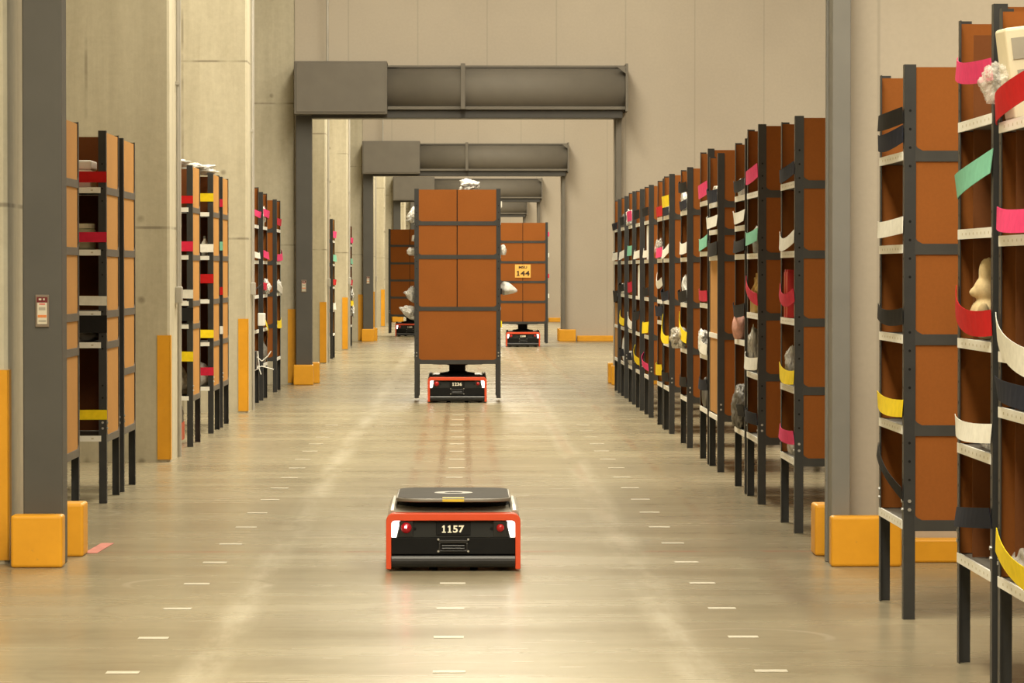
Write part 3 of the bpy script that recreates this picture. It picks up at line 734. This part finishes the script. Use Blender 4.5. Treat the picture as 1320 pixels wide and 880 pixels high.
    for zz in (.124, .138):
        obj('contact_bar', MB().tube([(-.06,-L-.006,zz),(.06,-L-.006,zz)], .005, 8), M['black'], ct)
    for sx in (-1, 1):
        for zz in (.108, .172):
            obj('screw', MB().tube([(sx*.080,-L-.004,zz),(sx*.080,-L+.006,zz)], .006, 8), M['bolt'], ct)
    # chassis, wheels
    obj('chassis', MB().box(-W+.03, W-.03, -L+.08, L-.06, .035, .20), M['black_matt'], g, .01)
    for sx in (-1, 1):
        for yy in (-.36, .34):
            obj('castor', MB().tube([(sx*.11-.02,yy,.036),(sx*.11+.02,yy,.036)], .036, 14), M['black_matt'], g)
        obj('drive_wheel', MB().tube([(sx*.27-.03,0,.078),(sx*.27+.03,0,.078)], .078, 18), M['black_matt'], g)
    # lift column and turntable
    zt = (.364 if lifted else .369)+lifted
    if lifted:
        obj('lift_column', MB().lathe([(.22,.325),(.215,.352),(.13,.364),(.10,.375),(.10,zt-.02),(.13,zt-.012),(.14,zt+.002)], n=28), M['black_matt'], g)
    else:
        obj('lift_column', MB().lathe([(.315,.326),(.30,.345),(.285,zt+.002)], n=32), M['black_matt'], g)
    r = rounded(.62, .95 if not lifted else .86, .15, 8)
    tt = obj('turntable', MB().prism(r, 'z', zt, zt+.019), M['rim'] if not lifted else M['plate'], g, .006, seg=3)
    if not lifted:
        r2 = rounded(.600, .93, .142, 8)
        obj('top_plate', MB().prism(r2, 'z', zt+.0185, zt+.021), M['plate'], tt)
        glintm = MB(); q = 36; vs = []; fs = []
        for rr, zz in ((.05,.0222),(.105,.0226)):
            for kk in range(q): vs.append((rr*math.cos(2*math.pi*kk/q), rr*math.sin(2*math.pi*kk/q), zt+zz))
        for kk in range(q): fs.append((kk, (kk+1)%q, q+(kk+1)%q, q+kk))
        glintm.add(vs, fs); obj('centre_highlight', glintm, M['rim'], tt)  # pale ring drawn as the highlight in the middle of the plate
        obj('yellow_sticker', MB().box(-.058, .058, -.466, -.40, zt+.0208, zt+.0222), M['sticker'], tt)
        obj('yellow_sticker', MB().box(-.058, .058, -.4775, -.474, zt+.003, zt+.016), M['sticker'], tt)
    return g
robot('low orange and black robot alone in the foreground, number 1157', -.053, 18.45, '1157')
robot('orange framed robot under the tall middle shelf, number 1236', -.072, 42.0, '1236', .099, red_on=False, shell='black')
robot('orange framed robot under the shelf with the 144 plate', 1.262, 72.7, '1208', .111, red_on=False, shell='black')
robot('orange framed robot at far left under the half hidden shelf', -1.30, 84.4, '1180', .111, red_on=False, shell='black')
robot('orange framed robot parked under the nearest rack of second left bay', -2.975, 31.50, '1142', .0, red_on=False, shell='black')

# ------------------------------------------------------------------ goods in the bins
def blob(name, label, cat, loc, size, m, seed=0, rough=.22, sub=3, group=None, rot=(0,0,0), freq=2.2, fold=.0, point=0, droop=0):
    """crumpled soft thing; fold > 0 gives the sharp creases of thin plastic"""
    bm = bmesh.new(); bmesh.ops.create_icosphere(bm, subdivisions=5 if fold else 4, radius=1)
    off = Vector((seed*3.1, seed*1.7, seed*.9))
    for v in bm.verts:
        n = v.co.normalized()
        h = mnoise.noise(n*freq*.8+off)*1.2
        q = n+Vector((mnoise.noise(n*2.5+off*3), mnoise.noise(n*2.5+off*4), mnoise.noise(n*2.5+off*5)))*.35
        c1 = abs(mnoise.noise(q*3.1+off*2)); c2 = abs(mnoise.noise(q*6.3+off)); c3 = abs(mnoise.noise(q*12+off))
        r = 1+rough*h-(fold*1.1+.10)*(c1*1.0+c2*.55+c3*.28)
        if fold: r += fold*.9*max(0, mnoise.noise(n*1.7+off*1.3))**1.5*2
        v.co = n*max(r, .25)
    lo = Vector([min(v.co[i] for v in bm.verts) for i in range(3)]); hi = Vector([max(v.co[i] for v in bm.verts) for i in range(3)])
    for v in bm.verts:
        p = [(v.co[i]-lo[i])/(hi[i]-lo[i]) for i in range(3)]
        z = max(0, (p[2]-.12)/.88)
        t = p[0] if point > 0 else 1-p[0]
        w = 1-.78*t**1.5 if point else 1
        v.co = Vector(((p[0]-.5)*size[0], (p[1]-.5)*size[1]*w, (.5+(z-.5)*w-droop*t*t)*size[2]))
    me = bpy.data.meshes.new(name); bm.to_mesh(me); bm.free(); me.materials.append(m)
    for p in me.polygons: p.use_smooth = True
    o = link(name, me, None, loc, rot)
    return tag(o, label, cat, group)
def px(x, y, d): return (X_at(x,d), d, Z_at(y,d))

# nearest rack: cream box in clear wrapping
w = thing('wrapped_box', 'cream box in clear plastic wrapping sticking out of top bin at right edge', 'box', (2.175, 12.94, 2.170), 0)
obj('carton', MB().box(-.125, .12, -.075, .075, .015, .36), M['cream'], w, .012, rot=(0, math.radians(-7), math.radians(6)))
lb = obj('carton_label', MB().box(-.105, -.055, -.0785, -.0755, .24, .32), M['inkgrey'], w, rot=(0, math.radians(-7), math.radians(6)))
obj('carton_label', MB().box(-.095, -.065, -.0785, -.0755, .13, .20), M['inkgrey'], w, rot=(0, math.radians(-7), math.radians(6)))
b = blob('clear_wrap', 'x', 'x', (-.175, .0, .065), (.15, .2, .16), M['clear'], 3, .25, 4, fold=.2)
for kk in ('label','category'): del b[kk]
b.parent = w

# plush toy in second rack: one continuous furry body
bm = bmesh.new()
def ell(c, r, rot=None):
    ret = bmesh.ops.create_icosphere(bm, subdivisions=3, radius=1)
    for v in ret['verts']:
        p = Vector((v.co.x*r[0], v.co.y*r[1], v.co.z*r[2]))
        if rot: p.rotate(Matrix.Rotation(rot[0], 3, rot[1]))
        v.co = p+Vector(c)
ell((0,0,.085), (.075,.085,.088)); ell((0,0,.20), (.055,.062,.058))
ell((.0,-.025,.265), (.032,.034,.065), (.2,'X')); ell((.0,.03,.262), (.032,.034,.065), (-.15,'X'))
ell((-.03,-.075,.10), (.026,.024,.06), (.5,'X')); ell((-.03,.075,.10), (.026,.024,.06), (-.5,'X'))
ell((-.052,0,.188), (.022,.025,.02))
me = bpy.data.meshes.new('plush_toy'); bm.to_mesh(me); bm.free(); me.materials.append(M['plushcream'])
pt = link('plush_toy', me, None, (2.085, 13.70, 1.335)); tag(pt, 'cream plush animal with long ears sitting behind a red strap', 'toy')
rm = pt.modifiers.new('remesh', 'REMESH'); rm.mode = 'VOXEL'; rm.voxel_size = .008; rm.use_smooth_shade = True
sm_ = pt.modifiers.new('smooth', 'SMOOTH'); sm_.iterations = 6
blob('wrapped_parcel', 'flat crinkled clear parcel tucked under the white strap of rack with plush', 'parcel', (2.10, 13.66, .902), (.14,.60,.10), M['clear'], 5, .3, 4, fold=.3)
blob('bin_bag', 'grey plastic heap in the lowest bin behind the near yellow strap', 'bag', (2.10, 12.85, .449), (.12,.36,.13), M['smoke'], 6, .25, 3)

# rack past the gate rail
for i, yy in enumerate((21.74, 21.88)):
    c = thing('red_carton', ['tall red carton in middle bin, nearer the post', 'tall red carton in middle bin, farther from the post'][i], 'carton', (2.085, yy, 1.311), 0, 'red cartons in the middle bin')
    obj('box', MB().box(-.045, .045, -.05, .05, 0, .29), M['redpack'], c, .004)
    obj('flap', MB().box(-.045, .045, -.05, -.0, .29, .305), M['redpack'], c, .002)
    obj('print', MB().box(-.047, -.0455, -.012, .012, .03, .26), M['inkorange'], c)
def bottle(name, label, cat, loc, r, h, m, cap='white', group=None):
    b = thing(name, label, cat, loc, 0, group)
    bo = MB(); bo.smooth = True
    bo.lathe([(r*.9,0),(r,.01*h),(r,.55*h),(r*.9,.66*h),(r*.42,.78*h),(r*.36,.86*h)], n=14); obj('body', bo, m, b)
    obj('cap', MB().lathe([(r*.42,.86*h),(r*.42,h*.985),(r*.36,h)], n=12), M[cap], b)
    return b
blob('plastic_bag', 'greyish clear bag behind the yellow strap past the right gate rail', 'bag', (2.075, 21.80, .892), (.09,.25,.25), M['smoke'], 8, .28, 3, fold=.2)
blob('packet', 'small pale packet in the lowest bin behind a pink strap', 'packet', (2.08, 21.70, .454), (.08,.2,.12), M['smoke'], 9, .2, 3)
for i, yy in enumerate((24.22, 24.36, 24.50)):
    bottle('gold_bottle', ['gold bottle nearest the front post in the slanted red strap bin', 'gold bottle in the middle of three behind the slanted red strap', 'gold bottle farthest back of three behind the slanted red strap'][i],
           'bottle', (2.085, yy, 1.311), .045, .25+.03*(i%2), M['gold'], 'gold', 'gold bottles behind the slanted strap')
blob('plastic_bag', 'smoky clear bag hanging over the post below the slanted red strap', 'bag', (2.06, 24.47, .892), (.08,.24,.34), M['smoke'], 11, .3, 3, fold=.2)
blob('packet', 'small smoky packet beside the teal strap', 'packet', (2.08, 24.40, 1.728), (.07,.16,.20), M['smoke'], 12, .2, 3)
blob('plush_ball', 'round pale pink plush poking out of rack bin beside the smoky bag', 'toy', (2.04, 25.45, 1.104), (.11,.24,.19), M['plushpink'], 13, .07, 4)
gb = blob('grey_bag', 'dark grey bag sagging out of low bin with black strap', 'bag', (2.045, 25.35, .449), (.15,.55,.33), M['greybag'], 14, .15, 4, fold=.1)
blob('bin_bag', 'pale crumpled packet in the top bin beside the navy strap, tan panel rack', 'packet', (2.07, 28.1, 2.158), (.10,.35,.15), M['smoke'], 15, .3, 3)
blob('white_packet', 'white packet in the top bin of rack with pink plush ball', 'packet', (2.06, 25.45, 2.158), (.08,.3,.13), M['bag'], 16, .3, 3)
blob('white_bag', 'white plastic bag drooping from bin with white slanted strap', 'bag', (2.04, 29.2, .902), (.11,.42,.22), M['bag'], 17, .3, 3, fold=.2)
blob('dark_pouch', 'dark pouch with pale corner in low navy strap bin', 'pouch', (2.06, 29.2, .452), (.08,.34,.26), M['greybag'], 18, .25, 3)
blob('white_bag', 'white bag above the navy strap on top bin of grey bag rack', 'bag', (2.05, 31.85, 2.158), (.10,.40,.20), M['bag'], 19, .3, 3, fold=.2)
blob('white_bag', 'tall white bag upright in the middle bin of grey bag rack', 'bag', (2.055, 31.85, 1.311), (.08,.30,.27), M['bag'], 20, .2, 3, fold=.15)
blob('grey_bag', 'grey translucent bag bulging into the aisle under slanted yellow strap', 'bag', (1.985, 31.8, .894), (.17,.60,.20), M['smoke'], 21, .28, 4, fold=.2)
blob('white_packet', 'white rolled packet below the yellow strap on top bin', 'packet', (2.06, 34.6, 2.158), (.08,.3,.12), M['bag'], 22, .25, 3)
blob('clear_bag', 'clear crumpled bag spilling over a pink strap, far right row', 'bag', (2.025, 35.75, 1.73), (.10,.36,.22), M['clear'], 23, .35, 3, fold=.3)
blob('dark_pouch', 'dark pouch with pale print below the white strap, far right row', 'pouch', (2.07, 35.75, 1.093), (.08,.3,.2), M['greybag'], 24, .25, 3)
for i, yy in enumerate((38.0, 38.35)):
    tb = obj('white_tube', MB().lathe([(.028,0),(.03,.01),(.03,.37),(.02,.385)], n=12), M['white'], None, loc=(2.07, yy, 1.729))
    tag(tb, ['slim white tube nearer the front post above low pink strap rack', 'slim white tube farther back in the same upper bin'][i], 'tube', 'slim white tubes in upper bin')
for i, yy in enumerate((39.8, 40.1)):
    tb = obj('white_tube', MB().lathe([(.045,0),(.05,.01),(.05,.35),(.03,.37)], n=12), M['white'], None, loc=(2.08, yy, 1.312))
    tag(tb, ['thick white tube nearer the front in middle bin, far right row', 'thick white tube farther back in middle bin, far right row'][i], 'tube', 'thick white tubes in middle bin')
blob('white_bag', 'puffy white bag above the pink strap near the second gate', 'bag', (2.035, 42.1, 2.158), (.10,.40,.20), M['bag'], 25, .35, 3, fold=.3)
blob('dark_pouch', 'dark pouch in top bin of next to last right rack', 'pouch', (2.06, 44.1, 2.157), (.08,.3,.18), M['greybag'], 26, .3, 3)
blob('white_packet', 'small white packet next to the crimson strap, far right row', 'packet', (2.05, 44.1, 1.311), (.08,.3,.14), M['bag'], 27, .3, 3)
blob('white_packet', 'long white packet standing in low bin, far right row end', 'packet', (2.06, 44.1, .455), (.06,.24,.34), M['bag'], 28, .2, 3)
blob('clear_bag', 'pale crumpled bag in the lowest bin near the row end', 'bag', (2.05, 42.0, .455), (.09,.4,.18), M['smoke'], 29, .3, 3)

# left bays
bx = thing('white_carton', 'white carton standing in the top bin behind a red strap, first left bay', 'carton', (-2.70, 24.05, 2.183), 0)
obj('box', MB().box(-.20, .125, -.09, .25, 0, .125), M['white'], bx, .01)
obj('lid', MB().box(-.205, .13, -.095, .255, .125, .19), M['white'], bx, .012)
j = thing('jar', 'pale green jar on the second shelf of the first left bay', 'jar', (-2.635, 24.02, 1.753))
jb = MB(); jb.smooth = True; jb.lathe([(.075,0),(.088,.02),(.09,.12),(.075,.15)], n=18); obj('body', jb, M['teal_blob'], j)
obj('lid', MB().lathe([(.08,.15),(.08,.178),(.072,.182)], n=18), M['cream'], j)
blob('dark_pouch', 'crumpled dark packet in the small bin with black strap, first left bay', 'pouch', (-2.66, 24.05, 1.113), (.26,.2,.12), M['greybag'], 31, .25, 3)
wrap = blob('white_wrap', 'crumpled white plastic wrap lying on top of second left bay rack', 'wrap', (-2.78, 34.55, 2.558), (.72,.80,.13), M['bag'], 32, .35, 4, fold=.3)
blob('white_wrap', 'small crumpled white wrap on the nearest rack top, second left bay', 'wrap', (-2.72, 31.9, 2.558), (.44,.55,.09), M['bag'], 33, .35, 3, fold=.3)
for i, xx in enumerate((-2.64, -2.56)):
    bottle('white_bottle', ['white bottle left of two on second left bay shelf', 'white bottle right of two on second left bay shelf'][i], 'bottle', (xx, 34.25, 1.753), .034, .25-.05*i, M['white'], 'grey', 'white bottles in second left bay')
blob('grey_bag', 'grey bag filling the low bin of the nearest second bay rack', 'bag', (-2.66, 31.75, .464), (.36,.3,.30), M['smoke'], 34, .2, 3)
blob('white_packet', 'white packet in lowest bin with crimson strap, second left bay', 'packet', (-2.60, 34.3, .464), (.20,.2,.24), M['bag'], 35, .15, 3)
blob('white_bag', 'white bag hanging high on slim dark rack, third left bay', 'bag', (-2.50, 43.1, 2.16), (.09,.4,.26), M['bag'], 36, .35, 3, fold=.3)
blob('white_bag', 'white bag hanging at eye level on dark rack, third left bay', 'bag', (-2.46, 43.25, 1.315), (.12,.5,.20), M['bag'], 37, .35, 3, fold=.3)
blob('white_bag', 'white bag on the deepest rack of the third left bay', 'bag', (-2.46, 46.1, 1.315), (.10,.5,.18), M['bag'], 38, .3, 3, fold=.3)
blob('dark_pouch', 'dark wire like bundle in low bin, third left bay', 'pouch', (-2.50, 43.3, .46), (.08,.6,.26), M['greybag'], 39, .35, 3)
wb = thing('wall_device', 'black wall box with thin cable and white hooks, third left bay', 'device', (-2.43, 41.2, .43))
obj('box', MB().box(-.11, -.03, -.12, .12, 0, .22), M['black'], wb, .01)
obj('cable', MB().tube([(-.07,-.05,.22),(-.10,-.05,.45),(-.11,-.04,.75),(-.05,-.02,.95),(.02,.1,1.02)], .006, 6), M['cable'], wb)
obj('upper_box', MB().box(-.02, .06, .0, .25, .52+.0, .67), M['white'], wb, .01)
obj('hook', MB().tube([(-.03,0,.15),(.03,0,.10),(.10,0,.16),(.14,0,.22)],.007, 6), M['white'], wb)
obj('hook', MB().tube([(-.03,0,.02),(.03,0,.04),(.10,0,.02),(.17,0,.0)],.007, 6), M['white'], wb)
obj('hook', MB().tube([(-.02,0,.22),(.0,0,.0),(.02,0,-.06)],.007, 6), M['white'], wb)
blob('white_cables', 'tangle of white cable hanging on the thin fifth bay rack', 'cable', (-2.35, 73.2, .62), (.10,.5,.28), M['bag'], 40, .5, 3, fold=.5)
blob('white_cables', 'upper tangle of white cable on the thin fifth bay rack', 'cable', (-2.35, 73.2, 1.02), (.08,.4,.22), M['bag'], 41, .5, 3, fold=.5)

# bags on the carried shelf
blob('white_bag', 'crumpled white bag on the very top of the middle carried shelf', 'bag', (.075, 42.25, 2.585), (.27,.36,.16), M['bag'], 42, .35, 4, fold=.3)
blob('white_bag', 'white bag hanging out high on left side of middle carried shelf', 'bag', (-.625, 42.35, 2.17), (.17,.3,.28), M['bag'], 43, .3, 3, fold=.35, point=-1, droop=.25)
blob('white_packet', 'small white packet sticking out on left side of middle carried shelf', 'packet', (-.625, 42.35, 1.795), (.14,.2,.10), M['bag'], 44, .2, 3)
blob('white_bag', 'white bag bulging out at mid height left of middle carried shelf', 'bag', (-.645, 42.4, 1.19), (.19,.34,.26), M['bag'], 45, .3, 3, fold=.3, point=-1, droop=-.1)
blob('white_bag', 'lower white bag drooping left of middle carried shelf', 'bag', (-.68, 42.35, .98), (.22,.3,.22), M['bag'], 46, .25, 3, fold=.2, point=-1, droop=-.3)
blob('white_bag', 'white pouch sticking out at right side of middle carried shelf', 'bag', (.560, 42.35, 1.30), (.22,.36,.20), M['bag'], 47, .12, 3, point=1, droop=.2)
blob('white_packet', 'slim white packet right side of middle carried shelf, upper bin', 'packet', (.485, 42.3, 1.80), (.10,.2,.13), M['bag'], 48, .2, 3)

for o in list(C.objects):                      # bags of the middle carried shelf follow its place
    if o.parent is None and 'middle carried shelf' in str(o.get('label', '')) and o.get('category') in ('bag', 'packet'): o.location.y += .18

# ------------------------------------------------------------------ light
def lamp(x, y, L, w, p, col=(1., .905, .70)):
    ld = bpy.data.lights.new('ceiling_lamp', 'AREA'); ld.shape = 'RECTANGLE'; ld.size = w; ld.size_y = L
    ld.energy = p; ld.color = col
    o = bpy.data.objects.new('ceiling_lamp', ld); C.objects.link(o); o.location = (x, y, HC-.35)
bays = [(-5, 18.6), (19.6, 48.4), (49.4, 78.1), (79.1, 107.8), (108.8, 137.8), (138.8, 167)]
for i, (a, b_) in enumerate(bays):
    L = b_-a-(8 if i else 5)
    lamp(.1, (a+b_)/2, L, 1.6, 98*L)
    lamp(5.2, (a+b_)/2, L, 1.0, 50*L)
wd = bpy.data.worlds.new('world'); SC.world = wd; wd.use_nodes = True
wd.node_tree.nodes['Background'].inputs[0].default_value = (1, .9, .68, 1); wd.node_tree.nodes['Background'].inputs[1].default_value = .05

# ------------------------------------------------------------------ camera
cd = bpy.data.cameras.new('camera'); cam = bpy.data.objects.new('camera', cd); C.objects.link(cam)
cd.sensor_width = 36; cd.lens = F/1320*36; cd.clip_end = 400
yaw = math.atan((660-VX)/F); pitch = math.atan((440-VY)/F)
cam.location = (0, 0, H); cam.rotation_euler = (math.pi/2-pitch, 0, -yaw)
SC.camera = cam
SC.view_settings.view_transform = 'Standard'; SC.view_settings.look = 'None'
SC.view_settings.gamma = 1; SC.view_settings.exposure = 0.19; SC.view_settings.use_curve_mapping = False
